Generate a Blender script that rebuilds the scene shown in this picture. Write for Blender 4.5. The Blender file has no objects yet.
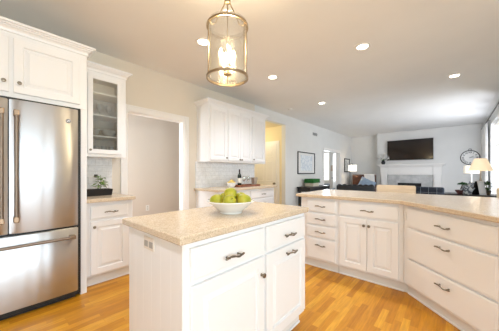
import bpy, bmesh, math, random
from mathutils import Vector, Matrix
PI = math.pi
C = bpy.context.scene.collection
random.seed(7)

# ------------------------------------------------------------------ camera
TH = math.radians(41.49)
cam_d = bpy.data.cameras.new('camera'); cam = bpy.data.objects.new('camera', cam_d); C.objects.link(cam)
cam_d.sensor_width = 36; cam_d.lens = 231.75/499*36; cam_d.shift_y = 0.014; cam_d.clip_start = 0.02
cam.location = (0, 0, 1.185); cam.rotation_euler = (PI/2, 0, TH)
bpy.context.scene.camera = cam

# ------------------------------------------------------------------ world, daylight, exposure
W = bpy.data.worlds.new('sky'); bpy.context.scene.world = W; W.use_nodes = True
W.node_tree.nodes['Background'].inputs[0].default_value = (1.0, 1.0, 0.92, 1)
W.node_tree.nodes['Background'].inputs[1].default_value = 3.0
vs = bpy.context.scene.view_settings
vs.view_transform = 'Standard'; vs.look = 'None'; vs.gamma = 1; vs.exposure = -0.02
try: vs.use_curve_mapping = False
except Exception: pass

def area(name, loc, rot, sx, sy, power, col):
    l = bpy.data.lights.new(name, 'AREA'); l.shape = 'RECTANGLE'; l.size = sx; l.size_y = sy
    l.energy = power; l.color = col
    o = bpy.data.objects.new(name, l); C.objects.link(o); o.location = loc; o.rotation_euler = rot
    return o
DAY = (0.80, 0.90, 1.0)
# daylight entering through the windows (each lamp sits in its window opening)
area('daylight_patio', (2.93, -0.2, 1.2), (0, PI/2, 0), 2.1, 2.6, 108, (0.66, 0.86, 1.0))
area('daylight_back', (0.3, -2.43, 1.5), (PI/2, 0, 0), 2.3, 1.4, 4, (0.85, 0.93, 1.0))
for k in range(3):
    area('daylight_living', (0.62, 6.42+.85*k, 1.48), (0, PI/2, math.radians(-28)), 1.75, .62, 19, (.80, .87, 1.0))
area('daylight_study', (-4.38, 9.93, 1.45), (-PI/2, 0, 0), 0.45, 1.2, 30, DAY)
area('daylight_dining', (-4.0, 0.07, 1.2), (PI/2, 0, 0), 0.75, 1.2, 46, DAY)

def point(name, loc, power, col, r=0.03):
    l = bpy.data.lights.new(name, 'POINT'); l.energy = power; l.color = col; l.shadow_soft_size = r
    o = bpy.data.objects.new(name, l); C.objects.link(o); o.location = loc; return o
WARM = (1.0, 0.80, 0.50)

# ------------------------------------------------------------------ mesh helper
class MB:
    def __init__(s): s.bm = bmesh.new()
    def _xf(s, vs_, M):
        if M is not None: bmesh.ops.transform(s.bm, matrix=M, verts=vs_)
    def box(s, x0, x1, y0, y1, z0, z1, bev=0, seg=1, M=None):
        r = bmesh.ops.create_cube(s.bm, size=1); v = r['verts']
        for q in v: q.co = Vector((x0+(q.co.x+.5)*(x1-x0), y0+(q.co.y+.5)*(y1-y0), z0+(q.co.z+.5)*(z1-z0)))
        if bev:
            e = list({e for q in v for e in q.link_edges})
            rr = bmesh.ops.bevel(s.bm, geom=e, offset=bev, segments=seg, affect='EDGES', profile=.6)
            v = list({w for f in rr['faces'] for w in f.verts} | {w for w in v if w.is_valid})
        s._xf(v, M); return s
    def lathe(s, prof, c=(0, 0, 0), n=24, M=None, sx=1, sy=1):
        rings = []
        for r, z in prof:
            if r < 1e-5: rings.append([s.bm.verts.new((c[0], c[1], c[2]+z))])
            else: rings.append([s.bm.verts.new((c[0]+sx*r*math.cos(2*PI*k/n), c[1]+sy*r*math.sin(2*PI*k/n), c[2]+z)) for k in range(n)])
        for a, b in zip(rings, rings[1:]):
            for k in range(n):
                k2 = (k+1) % n
                if len(a) == 1 and len(b) == 1: continue
                if len(a) == 1: s.bm.faces.new((a[0], b[k2], b[k]))
                elif len(b) == 1: s.bm.faces.new((a[k], a[k2], b[0]))
                else: s.bm.faces.new((a[k], a[k2], b[k2], b[k]))
        s._xf([v for r in rings for v in r], M); return s
    def cyl(s, c, r, h, n=24, M=None):
        return s.lathe([(0, 0), (r, 0), (r, h), (0, h)], c, n, M)
    def tube(s, pts, rad, n=10, closed=False, flat=1.0):
        pts = [Vector(p) for p in pts]; m = len(pts); rings = []
        rads = rad if isinstance(rad, (list, tuple)) else [rad]*m
        up = Vector((0, 0, 1))
        prev = None
        for i, p in enumerate(pts):
            if closed: t = pts[(i+1) % m]-pts[i-1]
            else: t = pts[min(i+1, m-1)]-pts[max(i-1, 0)]
            t.normalize()
            if prev is None:
                a = t.cross(up if abs(t.z) < .95 else Vector((1, 0, 0)))
            else: a = prev-t*prev.dot(t)
            a.normalize(); b = t.cross(a); prev = a
            rings.append([s.bm.verts.new(p+(a*math.cos(2*PI*k/n)+b*math.sin(2*PI*k/n)*flat)*rads[i]) for k in range(n)])
        prs = list(zip(rings, rings[1:]))+([(rings[-1], rings[0])] if closed else [])
        for a, b in prs:
            for k in range(n): s.bm.faces.new((a[k], a[(k+1) % n], b[(k+1) % n], b[k]))
        if not closed:
            s.bm.faces.new(list(reversed(rings[0]))); s.bm.faces.new(rings[-1])
        return s
    def loops(s, L, cap0=True, cap1=True):
        """skin between successive closed loops of equal length"""
        R = [[s.bm.verts.new(p) for p in l] for l in L]
        n = len(R[0])
        for a, b in zip(R, R[1:]):
            for k in range(n): s.bm.faces.new((a[k], a[(k+1) % n], b[(k+1) % n], b[k]))
        if cap0: s.bm.faces.new(list(reversed(R[0])))
        if cap1: s.bm.faces.new(R[-1])
        return s
    def prism(s, poly, z0, z1, bev=.004):
        def ins(d):
            out = []; n = len(poly)
            for i in range(n):
                p0, p, p1 = Vector(poly[i-1]), Vector(poly[i]), Vector(poly[(i+1) % n])
                a = (p-p0).normalized(); b = (p1-p).normalized()
                na = Vector((-a.y, a.x)); nb = Vector((-b.y, b.x)); k = 1+na.dot(nb)
                q = p+(na+nb)*d/k; out.append((q.x, q.y))
            return out
        i = ins(bev)
        return s.loops([[(x, y, z0) for x, y in i], [(x, y, z0+bev) for x, y in poly], [(x, y, z1-bev) for x, y in poly], [(x, y, z1) for x, y in i]])
    def build(s, name, mat, parent=None, smooth=False, loc=None, sharp=35):
        bmesh.ops.recalc_face_normals(s.bm, faces=s.bm.faces)
        me = bpy.data.meshes.new(name); s.bm.to_mesh(me); s.bm.free()
        me.materials.append(mat)
        if smooth:
            for p in me.polygons: p.use_smooth = True
            try: me.set_sharp_from_angle(angle=math.radians(sharp))
            except Exception: pass
        o = bpy.data.objects.new(name, me); C.objects.link(o)
        if parent: o.parent = parent
        if loc: o.location = loc
        return o

def thing(name, label, cat, loc=(0, 0, 0), rz=0, group=None):
    o = bpy.data.objects.new(name, None); C.objects.link(o); o.empty_display_size = .1
    o.location = loc; o.rotation_euler = (0, 0, rz); o['label'] = label; o['category'] = cat
    if group: o['group'] = group
    return o
def tag(o, label, cat, group=None):
    o['label'] = label; o['category'] = cat
    if group: o['group'] = group
    return o
def struct(name, mb, mat, smooth=False):
    o = mb.build(name, mat, None, smooth); o['kind'] = 'structure'; return o
def kids(o): return [c for c in bpy.data.objects if c.parent == o]
def copy_tree(o, parent=None):
    c = o.copy(); C.objects.link(c)
    if parent: c.parent = parent
    for ch in kids(o): copy_tree(ch, c)
    return c

# ------------------------------------------------------------------ materials
def mat(name, col, rough=.5, metal=0, **k):
    m = bpy.data.materials.new(name); m.use_nodes = True
    b = m.node_tree.nodes['Principled BSDF']
    b.inputs['Base Color'].default_value = (*col, 1); b.inputs['Roughness'].default_value = rough
    b.inputs['Metallic'].default_value = metal
    for kk, v in k.items(): b.inputs[kk.replace('_', ' ')].default_value = v
    return m
def nt(m): return m.node_tree, m.node_tree.nodes['Principled BSDF']
def node(t, typ, **k):
    n = t.nodes.new(typ)
    for a, v in k.items(): setattr(n, a, v)
    return n
def ramp(t, fac, stops):
    r = node(t, 'ShaderNodeValToRGB'); e = r.color_ramp.elements
    while len(e) > 1: e.remove(e[-1])
    e[0].position, e[0].color = stops[0][0], (*stops[0][1], 1)
    for p, c in stops[1:]:
        q = e.new(p); q.color = (*c, 1)
    t.links.new(fac, r.inputs[0]); return r
def noisy(name, c0, c1, scale, rough=.5, bump=0, stretch=(1, 1, 1), detail=4, metal=0, lo=.35, hi=.65):
    m = mat(name, c0, rough, metal); t, b = nt(m)
    tc = node(t, 'ShaderNodeTexCoord'); mp = node(t, 'ShaderNodeMapping'); mp.inputs['Scale'].default_value = stretch
    n = node(t, 'ShaderNodeTexNoise'); n.inputs['Scale'].default_value = scale; n.inputs['Detail'].default_value = detail
    t.links.new(tc.outputs['Object'], mp.inputs[0]); t.links.new(mp.outputs[0], n.inputs[0])
    r = ramp(t, n.outputs[0], [(lo, c0), (hi, c1)]); t.links.new(r.outputs[0], b.inputs['Base Color'])
    if bump:
        bp = node(t, 'ShaderNodeBump'); bp.inputs['Strength'].default_value = bump; bp.inputs['Distance'].default_value = .01
        t.links.new(n.outputs[0], bp.inputs['Height']); t.links.new(bp.outputs[0], b.inputs['Normal'])
    return m
def emit(name, col, s):
    m = mat(name, col, .5); t, b = nt(m)
    b.inputs['Emission Color'].default_value = (*col, 1); b.inputs['Emission Strength'].default_value = s
    return m
def glassy(name, tint=(1, 1, 1), gloss=.08, rough=.03):
    m = bpy.data.materials.new(name); m.use_nodes = True; t = m.node_tree; t.nodes.clear()
    o = node(t, 'ShaderNodeOutputMaterial'); mx = node(t, 'ShaderNodeMixShader')
    tr = node(t, 'ShaderNodeBsdfTransparent'); tr.inputs[0].default_value = (*tint, 1)
    g = node(t, 'ShaderNodeBsdfGlossy'); g.inputs['Roughness'].default_value = rough
    fr = node(t, 'ShaderNodeLayerWeight'); fr.inputs['Blend'].default_value = .35
    ma = node(t, 'ShaderNodeMath', operation='MULTIPLY_ADD'); ma.inputs[1].default_value = .6; ma.inputs[2].default_value = gloss
    t.links.new(fr.outputs['Facing'], ma.inputs[0]); t.links.new(ma.outputs[0], mx.inputs[0])
    t.links.new(tr.outputs[0], mx.inputs[1]); t.links.new(g.outputs[0], mx.inputs[2]); t.links.new(mx.outputs[0], o.inputs[0])
    return m

M = {}
M['cab'] = mat('white_cabinet_paint', (.86, .86, .865), .32)
M['trim'] = mat('white_trim_paint', (.88, .86, .83), .35)
M['wall'] = noisy('greige_wall', (.75, .745, .72), (.77, .765, .74), 3, .75)
M['kwall'] = noisy('beige_wall', (.75, .685, .585), (.77, .705, .605), 3, .75)  # kitchen walls are coloured warmer than the living-room walls
M['ceil'] = noisy('ceiling_paint', (.86, .85, .83), (.88, .87, .85), 2, .85)
M['hallwall'] = noisy('hall_wall_lamp_tint', (.86, .74, .47), (.88, .76, .49), 3, .75)  # yellow cast of the warm hall lamp put into the wall colour
M['nickel'] = mat('aged_pewter', (.24, .21, .17), .34, 1)
M['brass'] = mat('antique_brass', (.42, .33, .22), .3, 1)
M['black'] = mat('black_gloss', (.012, .012, .013), .3)
M['blackwood'] = noisy('black_wood', (.012, .011, .011), (.03, .027, .025), 8, .4, stretch=(1, 8, 1))
M['glass'] = glassy('clear_glass')
M['cabglass'] = glassy('cabinet_glass', (.93, .95, .95), .14)
M['cyl'] = glassy('pendant_glass', (.97, .97, .95), .16, .12)
M['ceramic'] = mat('white_ceramic', (.88, .87, .85), .2)
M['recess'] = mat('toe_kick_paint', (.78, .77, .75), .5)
M['rubber'] = mat('black_seal', (.01, .01, .01), .6)

def stainless():
    m = mat('brushed_stainless', (.56, .575, .60), .34, 1); t, b = nt(m)
    b.inputs['Anisotropic'].default_value = .9
    b.inputs['Anisotropic Rotation'].default_value = .25
    tg = node(t, 'ShaderNodeTangent'); tg.direction_type = 'RADIAL'; tg.axis = 'Z'; t.links.new(tg.outputs[0], b.inputs['Tangent'])
    tc = node(t, 'ShaderNodeTexCoord'); mp = node(t, 'ShaderNodeMapping'); mp.inputs['Scale'].default_value = (6, 6, .12)
    n = node(t, 'ShaderNodeTexNoise'); n.inputs['Scale'].default_value = 1.3; n.inputs['Detail'].default_value = 1
    t.links.new(tc.outputs['Object'], mp.inputs[0]); t.links.new(mp.outputs[0], n.inputs[0])
    bp = node(t, 'ShaderNodeBump'); bp.inputs['Strength'].default_value = .5; bp.inputs['Distance'].default_value = .008
    t.links.new(n.outputs[0], bp.inputs['Height']); t.links.new(bp.outputs[0], b.inputs['Normal'])
    return m
M['steel'] = stainless()
M['handle'] = mat('bronze_toned_steel', (.27, .22, .18), .5, 1)
M['cap'] = mat('bronze_end_cap', (.30, .21, .14), .35, 1)

def floor_mat():
    m = mat('oak_strip_floor', (.6, .35, .12), .36); t, b = nt(m); L = t.links
    tc = node(t, 'ShaderNodeTexCoord'); mp = node(t, 'ShaderNodeMapping'); mp.inputs['Rotation'].default_value = (0, 0, PI/2)
    L.new(tc.outputs['Object'], mp.inputs[0])
    br = node(t, 'ShaderNodeTexBrick'); br.offset = .37; br.offset_frequency = 3; br.squash = 1.35; br.squash_frequency = 2
    br.inputs['Scale'].default_value = 1; br.inputs['Brick Width'].default_value = .31; br.inputs['Row Height'].default_value = .052
    br.inputs['Mortar Size'].default_value = .0008; br.inputs['Bias'].default_value = 0
    br.inputs['Color1'].default_value = (0, 0, 0, 1); br.inputs['Color2'].default_value = (1, 1, 1, 1); br.inputs['Mortar'].default_value = (.2, .2, .2, 1)
    L.new(mp.outputs[0], br.inputs[0])
    r = ramp(t, br.outputs[0], [(0, (.46, .175, .006)), (.35, (.58, .24, .010)), (.7, (.66, .30, .016)), (1, (.72, .355, .026))])
    m2 = node(t, 'ShaderNodeMapping'); m2.inputs['Scale'].default_value = (14, 1.2, 1); L.new(tc.outputs['Object'], m2.inputs[0])
    n = node(t, 'ShaderNodeTexNoise'); n.inputs['Scale'].default_value = 5; n.inputs['Detail'].default_value = 5; L.new(m2.outputs[0], n.inputs[0])
    g = ramp(t, n.outputs[0], [(.3, (.80, .76, .72)), (.7, (1.06, 1.05, 1.04))])
    mx = node(t, 'ShaderNodeMix', data_type='RGBA', blend_type='MULTIPLY'); mx.inputs[0].default_value = 1
    L.new(r.outputs[0], mx.inputs[6]); L.new(g.outputs[0], mx.inputs[7]); L.new(mx.outputs[2], b.inputs['Base Color'])
    bp = node(t, 'ShaderNodeBump'); bp.inputs['Strength'].default_value = .15; bp.inputs['Distance'].default_value = .002; bp.invert = True
    L.new(br.outputs['Fac'], bp.inputs['Height']); L.new(bp.outputs[0], b.inputs['Normal'])
    return m
M['floor'] = floor_mat()
def counter_mat():
    m = mat('speckled_beige_counter', (.7, .55, .36), .22); t, b = nt(m); L = t.links
    tc = node(t, 'ShaderNodeTexCoord')
    n = node(t, 'ShaderNodeTexNoise'); n.inputs['Scale'].default_value = 170; n.inputs['Detail'].default_value = 3; L.new(tc.outputs['Object'], n.inputs[0])
    n2 = node(t, 'ShaderNodeTexNoise'); n2.inputs['Scale'].default_value = 28; n2.inputs['Detail'].default_value = 3; L.new(tc.outputs['Object'], n2.inputs[0])
    r = ramp(t, n.outputs[0], [(.34, (.50, .395, .27)), (.45, (.655, .53, .385)), (.58, (.70, .58, .43)), (.68, (.78, .68, .54))])
    r2 = ramp(t, n2.outputs[0], [(.35, (.95, .94, .93)), (.65, (1.02, 1.02, 1.02))])
    mx = node(t, 'ShaderNodeMix', data_type='RGBA', blend_type='MULTIPLY'); mx.inputs[0].default_value = 1
    L.new(r.outputs[0], mx.inputs[6]); L.new(r2.outputs[0], mx.inputs[7]); L.new(mx.outputs[2], b.inputs['Base Color'])
    return m
M['counter'] = counter_mat()
def tile_mat():
    m = mat('marble_subway_tile', (.8, .8, .8), .2); t, b = nt(m); L = t.links
    tc = node(t, 'ShaderNodeTexCoord'); mp = node(t, 'ShaderNodeMapping'); mp.inputs['Rotation'].default_value = (0, -PI/2, 0)
    sp = node(t, 'ShaderNodeSeparateXYZ'); cb = node(t, 'ShaderNodeCombineXYZ')
    L.new(tc.outputs['Object'], sp.inputs[0]); L.new(sp.outputs[1], cb.inputs[0]); L.new(sp.outputs[2], cb.inputs[1])
    br = node(t, 'ShaderNodeTexBrick'); br.inputs['Scale'].default_value = 1; br.inputs['Brick Width'].default_value = .15; br.inputs['Row Height'].default_value = .075
    br.inputs['Mortar Size'].default_value = .0016; br.inputs['Color1'].default_value = (.90, .91, .92, 1); br.inputs['Color2'].default_value = (.86, .87, .88, 1)
    br.inputs['Mortar'].default_value = (.66, .65, .63, 1)
    L.new(cb.outputs[0], br.inputs[0])
    n = node(t, 'ShaderNodeTexNoise'); n.inputs['Scale'].default_value = 9; n.inputs['Detail'].default_value = 6; n.inputs['Distortion'].default_value = 1.5
    L.new(tc.outputs['Object'], n.inputs[0]); r = ramp(t, n.outputs[0], [(.40, (1, 1, 1)), (.50, (.86, .87, .88)), (.58, (1, 1, 1))])
    mx = node(t, 'ShaderNodeMix', data_type='RGBA', blend_type='MULTIPLY'); mx.inputs[0].default_value = .8
    L.new(br.outputs[0], mx.inputs[6]); L.new(r.outputs[0], mx.inputs[7]); L.new(mx.outputs[2], b.inputs['Base Color'])
    return m
M['tile'] = tile_mat()
M['greymarble'] = noisy('grey_marble', (.45, .46, .46), (.62, .62, .61), 6, .25)

# ------------------------------------------------------------------ room shell
CZ = 2.72; WX = -3.4
f = MB(); f.box(-6.6, 3.1, -2.6, 3.95, -.08, 0); f.box(-6.6, WX-.06, 3.95, 10.8, -.08, 0); struct('floor', f, M['floor'])
f = MB(); f.box(WX-.06, 3.1, 3.95, 10.8, -.08, 0); struct('floor_living', f, noisy('bounce_carpet_grey', (.50, .49, .47), (.60, .59, .57), 90, .95, .3))  # unseen floor; carpet added so bounce on ceiling and walls stays neutral
f = MB(); f.box(-6.6, 3.1, -2.6, 10.8, CZ, CZ+.1); struct('ceiling', f, M['ceil'])
D1, D2, D3 = (1.28, 2.18, 2.04), (4.02, 5.3, 2.46), (7.74, 9.22, 1.97)
f = MB()
f.box(WX-.12, WX, -2.5, D1[0], 0, CZ); f.box(WX-.12, WX, D1[0], D1[1], D1[2], CZ)
f.box(WX-.12, WX, D1[1], D2[0], 0, CZ); struct('wall_left', f, M['kwall'])
f = MB()
f.box(WX-.12, WX, D2[0], D2[1], D2[2], CZ); f.box(WX-.12, WX, D2[1], D3[0], 0, CZ)
f.box(WX-.12, WX, D3[0], D3[1], D3[2], CZ); f.box(WX-.12, WX, D3[1], 10.72, 0, CZ); struct('wall_left_living', f, M['wall'])
f = MB(); f.box(WX, -2.31, 10.6, 10.72, 0, CZ); f.box(-2.31, .82, 10.3, 10.72, 0, CZ); struct('wall_far', f, M['wall'])
# living-room window wall
RX = .70
f = MB()
f.box(RX, RX+.12, 8.55, 10.3, 0, CZ); f.box(RX, RX+.12, 5.0, 6.0, 0, CZ)
f.box(RX, RX+.12, 6.0, 8.55, 0, .55); f.box(RX, RX+.12, 6.0, 8.55, 2.42, CZ)
f.box(RX+.12, 3.12, 5.0, 5.12, 0, CZ); struct('wall_right_living', f, M['wall'])
f = MB(); f.box(3.0, 3.12, -2.5, -1.6, 0, CZ); f.box(3.0, 3.12, 1.2, 5.0, 0, CZ); f.box(3.0, 3.12, -1.6, 1.2, 2.3, CZ); f.box(3.0, 3.12, -1.6, 1.2, 0, .06); struct('wall_right', f, M['kwall'])
f = MB(); f.box(WX-.12, -.9, -2.62, -2.5, 0, CZ); f.box(1.5, 3.12, -2.62, -2.5, 0, CZ); f.box(-.9, 1.5, -2.62, -2.5, 2.25, CZ); f.box(-.9, 1.5, -2.62, -2.5, 0, .75); struct('wall_back', f, M['kwall'])
# rooms seen through the openings
f = MB(); f.box(-4.72, -4.6, 0, 3.2, 0, CZ); f.box(-4.6, WX-.12, 3.08, 3.2, 0, CZ)
f.box(-4.6, -4.4, 0, .12, 0, CZ); f.box(-3.6, WX-.12, 0, .12, 0, CZ); f.box(-4.4, -3.6, 0, .12, 0, .55); f.box(-4.4, -3.6, 0, .12, 1.85, CZ)
struct('wall_dining', f, mat('dining_wall_paint', (.69, .625, .56), .8))
f = MB(); f.box(-5.3, WX-.12, 5.3, 5.42, 0, 2.46); f.box(-5.3, WX-.12, 3.9, 4.02, 0, 2.46); f.box(-5.42, -5.3, 3.9, 5.42, 0, 2.46); struct('wall_hall', f, M['hallwall'])
f = MB(); f.box(-5.42, WX-.12, 3.9, 5.42, 2.46, 2.52); struct('ceiling_hall', f, M['hallwall'])
f = MB(); f.box(-5.6, -4.65, 10.0, 10.12, 0, CZ); f.box(-4.12, WX-.12, 10.0, 10.12, 0, CZ); f.box(-4.65, -4.12, 10.0, 10.12, 0, .8); f.box(-4.65, -4.12, 10.0, 10.12, 2.1, CZ)
f.box(-5.6, WX-.12, 6.9, 7.02, 0, CZ); f.box(-5.72, -5.6, 6.9, 10.12, 0, CZ); struct('wall_study', f, M['wall'])

# windows
def window(name, parts, horiz, pos, a0, a1, z0, z1, div, bars=()):
    """frame in the opening; horiz 'Y' = runs along y at x=pos, 'X' = runs along x at y=pos"""
    w = MB(); t = .05; d = .06
    def bx(a, b, c, e, dd=d):
        if horiz == 'Y': w.box(pos-dd/2, pos+dd/2, a, b, c, e)
        else: w.box(a, b, pos-dd/2, pos+dd/2, c, e)
    bx(a0, a1, z0, z0+t); bx(a0, a1, z1-t, z1); bx(a0, a0+t, z0+t, z1-t); bx(a1-t, a1, z0+t, z1-t)
    for k in range(1, div):
        m_ = a0+(a1-a0)*k/div; bx(m_-.03, m_+.03, z0+t, z1-t)
    for zz in bars:
        for k in range(div):
            s0 = a0+(a1-a0)*k/div+(.05 if k == 0 else .03); s1 = a0+(a1-a0)*(k+1)/div-(.05 if k == div-1 else .03)
            bx(s0, s1, zz-.015, zz+.015, .03)
    o = w.build(name, M['trim']); o['kind'] = 'structure'
    g = MB()
    if horiz == 'Y': g.box(pos-.004, pos+.004, a0+.02, a1-.02, z0+.02, z1-.02)
    else: g.box(a0+.02, a1-.02, pos-.004, pos+.004, z0+.02, z1-.02)
    g.build('pane', M['glass'], o)
    return o
window('window_1', 0, 'Y', RX+.09, 6.0, 8.55, .55, 2.42, 3, (1.85,))
window('window_2', 0, 'Y', 3.06, -1.6, 1.2, .06, 2.3, 2)
window('window_3', 0, 'X', -2.56, -.9, 1.5, .75, 2.25, 2)
window('window_4', 0, 'X', 10.06, -4.65, -4.12, .8, 2.1, 1)
window('window_5', 0, 'X', .06, -4.4, -3.6, .55, 1.85, 1)
# casings round openings
def casing(name, y0, y1, z, w=.09, x=WX, t=.018, lining=True):
    c = MB()
    for (a, b) in ((y0-w, y0), (y1, y1+w)):
        c.box(x, x+t, a, b, 0, z+w, .004); c.box(x+t, x+t+.008, a if a < y0-.01 else b-.02, (a+.02) if a < y0-.01 else b, 0, z+w, .002)
    c.box(x, x+t, y0, y1, z, z+w, .004); c.box(x+t, x+t+.008, y0-w+.02, y1+w-.02, z+w-.02, z+w, .002)
    if lining:
        c.box(x-.12, x, y0, y0+.012, 0, z); c.box(x-.12, x, y1-.012, y1, 0, z); c.box(x-.12, x, y0+.012, y1-.012, z-.012, z)
    return struct(name, c, M['trim'])
casing('trim_1', D1[0], D1[1], D1[2], .085)
casing('trim_2', D3[0], D3[1], D3[2], .08)
b = MB(); b.box(WX, WX+.015, 5.32, D3[0]-.085, 0, .12, .004); b.box(WX, WX+.015, D3[1]+.085, 10.6, 0, .12, .004); struct('baseboard_left', b, M['trim'])
b = MB(); b.box(WX+.015, -2.33, 10.585, 10.6, 0, .12, .004); b.box(-.1, RX, 10.285, 10.3, 0, .12, .004); struct('baseboard_far', b, M['trim'])
b = MB(); b.box(-4.6, -4.585, .12, 3.08, 0, .12, .004); struct('baseboard_dining', b, M['trim'])

# hall door (faces -y)
d = bpy.data.objects.new('door_1', None); C.objects.link(d); d['kind'] = 'structure'; d.location = (-4.47, 5.30, 0)
s = MB(); s.box(0, .80, -.03, 0, .01, 1.98); s.build('leaf', M['trim'], d)
s = MB()
for a, b_ in ((.11, .36), (.44, .69)):
    for c, e in ((.2, .8), (.93, 1.5), (1.6, 1.86)):
        L = []
        for o_, yy in ((0, -.030), (.008, -.038), (.022, -.038), (.03, -.031), (.06, -.036)):
            L.append([(a+o_, yy, c+o_), (b_-o_, yy, c+o_), (b_-o_, yy, e-o_), (a+o_, yy, e-o_)])
        s.loops(L, cap0=False)
s.build('raised_panel', M['trim'], d)
s = MB(); s.box(-.08, 0, -.02, 0, 0, 2.06, .003); s.box(.80, .88, -.02, 0, 0, 2.06, .003); s.box(0, .80, -.02, 0, 1.98, 2.06, .003); s.build('door_frame', M['trim'], d)
s = MB(); s.lathe([(0, 0), (.028, 0), (.028, .006), (.01, .01), (.01, .03), (.026, .04), (.028, .055), (.018, .066), (0, .068)], n=16, M=Matrix.Translation((.74, -.03, .88)) @ Matrix.Rotation(PI/2, 4, 'X')); s.build('door_handle', M['nickel'], d, True)
# study door, open far back (hinged on the far jamb)
d = bpy.data.objects.new('door_2', None); C.objects.link(d); d['kind'] = 'structure'; d.location = (WX-.135, 9.20, 0); d.rotation_euler = (0, 0, math.radians(120))
s = MB(); s.box(0, .70, -.018, .018, .01, 1.96, .003)
for yy, sg in ((-.018, -1), (.018, 1)):
    for a, b_ in ((.09, .32), (.38, .61)):
        for c, e in ((.2, .8), (.93, 1.5), (1.6, 1.84)):
            s.loops([[(a+o_, yy+sg*h_, c+o_), (b_-o_, yy+sg*h_, c+o_), (b_-o_, yy+sg*h_, e-o_), (a+o_, yy+sg*h_, e-o_)] for o_, h_ in ((0, 0), (.008, .006), (.03, .006), (.04, .001))], cap0=False)
s.build('leaf', M['trim'], d)
s = MB(); s.lathe([(0, -.075), (.02, -.07), (.026, -.055), (.01, -.035), (.01, .035), (.026, .055), (.02, .07), (0, .075)], n=14, M=Matrix.Translation((.64, 0, .95)) @ Matrix.Rotation(PI/2, 4, 'X')); s.build('door_handle', M['black'], d, True)

# ------------------------------------------------------------------ cabinet kit (local: width +x, front faces -y at y=0)
def raised(mb, x0, x1, z0, z1, y=0, t=.02, rail=.058):
    def r(o_, yy): return [(x0+o_, yy, z0+o_), (x1-o_, yy, z0+o_), (x1-o_, yy, z1-o_), (x0+o_, yy, z1-o_)]
    mb.loops([r(0, y), r(0, y-t+.004), r(.004, y-t), r(rail, y-t), r(rail+.002, y-t+.004), r(rail+.005, y-t+.013), r(rail+.013, y-t+.013), r(rail+.036, y-t+.004), r(rail+.038, y-t+.001)])
def slab(mb, x0, x1, z0, z1, y=0, t=.02):
    def r(o_, yy): return [(x0+o_, yy, z0+o_), (x1-o_, yy, z0+o_), (x1-o_, yy, z1-o_), (x0+o_, yy, z1-o_)]
    mb.loops([r(0, y), r(0, y-t+.006), r(.002, y-t+.003), r(.009, y-t+.0025), r(.012, y-t)])
def pull(parent, x, z, L=.122, y=-.02):
    m = MB(); pts = []; rad = []
    n = 17
    for i in range(n):
        u = i/(n-1); xx = (u-.5)*L
        yy = -.024-.006*math.sin(PI*u); zz = .006*math.sin(2*PI*u*1.0)
        pts.append((xx, yy, zz)); rad.append(.0036+.0026*abs(math.cos(3*PI*u)))
    m.tube(pts, rad, 8)
    for sx in (-.33, .33): m.tube([(sx*L, 0, 0), (sx*L, -.012, 0), (sx*L, -.026, 0)], [.0065, .0042, .005], 8)
    for sx in (-1, 1): m.lathe([(0, -.006), (.006, -.003), (.007, 0), (.006, .003), (0, .006)], (sx*L/2, -.024, 0), 8)
    return m.build('handle', M['nickel'], parent, True, loc=(x, y, z))
def knob(parent, x, z, y=-.02, r=.015):
    m = MB(); m.lathe([(0, 0), (.009, 0), (.007, .004), (.005, .012), (r*.8, .018), (r, .023), (r*.85, .028), (0, .031)], n=16, M=Matrix.Rotation(PI/2, 4, 'X'))
    return m.build('knob', M['nickel'], parent, True, loc=(x, y, z))
def cabinet(name, label, cat, loc, rz, W_, D_, z0, z1, fronts, toe=.105, group=None, end=()):
    t = thing(name, label, cat, loc, rz, group)
    b_ = MB(); b_.box(0, W_, 0, D_, z0+toe, z1, .0015); b_.build('body', M['cab'], t)
    if toe:
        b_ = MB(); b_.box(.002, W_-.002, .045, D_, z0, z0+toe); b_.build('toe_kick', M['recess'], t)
        b_ = MB(); b_.box(.002, W_-.002, .034, .0445, z0, z0+.018, .004); b_.build('shoe_moulding', M['cab'], t)
    for fr in fronts:
        k, x0, x1, a, c = fr[:5]; m = MB()
        if k == 'drawer': slab(m, x0, x1, a, c)
        else: raised(m, x0, x1, a, c)
        o = m.build(k, M['cab'], t)
        for h in fr[5:]:
            if h[0] == 'pull': pull(o, h[1], h[2])
            else: knob(o, h[1], h[2])
    return t
PROF = [(0, 0), (.012, 0), (.012, .010), (.005, .012), (.008, .022), (.016, .032), (.030, .042), (.030, .048), (.040, .050), (.044, .054), (.044, .060), (.060, .062), (.060, .080), (0, .080)]
def crown(parent, W_, D_, z, left=True, right=True, name='crown_moulding'):
    m = MB(); rows = []
    for o_, h_ in PROF:
        xl = -o_ if left else 0; xr = W_+o_ if right else W_
        row = [(xl, -o_, z+h_), (xr, -o_, z+h_)]
        if left: row = [(xl, D_, z+h_)]+row
        if right: row = row+[(xr, D_, z+h_)]
        rows.append([m.bm.verts.new(p) for p in row])
    for a, b_ in zip(rows, rows[1:]):
        for k in range(len(a)-1): m.bm.faces.new((a[k], a[k+1], b_[k+1], b_[k]))
    return m.build(name, M['cab'], parent)
R90 = PI/2

# ------------------------------------------------------------------ left run: refrigerator and cabinets
t = cabinet('over_fridge_cabinet', 'white two-door cabinet above the stainless refrigerator with crown moulding', 'cabinet', (-2.72, -.40, 0), R90, 1.05, .67, 1.80, 2.34,
            [('door', .03, .515, 1.84, 2.29, ('knob', .485, 1.92)), ('door', .54, .99, 1.84, 2.29, ('knob', .575, 1.92))], toe=0)
crown(t, 1.05, .28, 2.33)
p = MB(); p.box(1.0, 1.05, 0, .67, 0, 1.7985, .001); p.build('side_panel', M['cab'], t)

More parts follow.
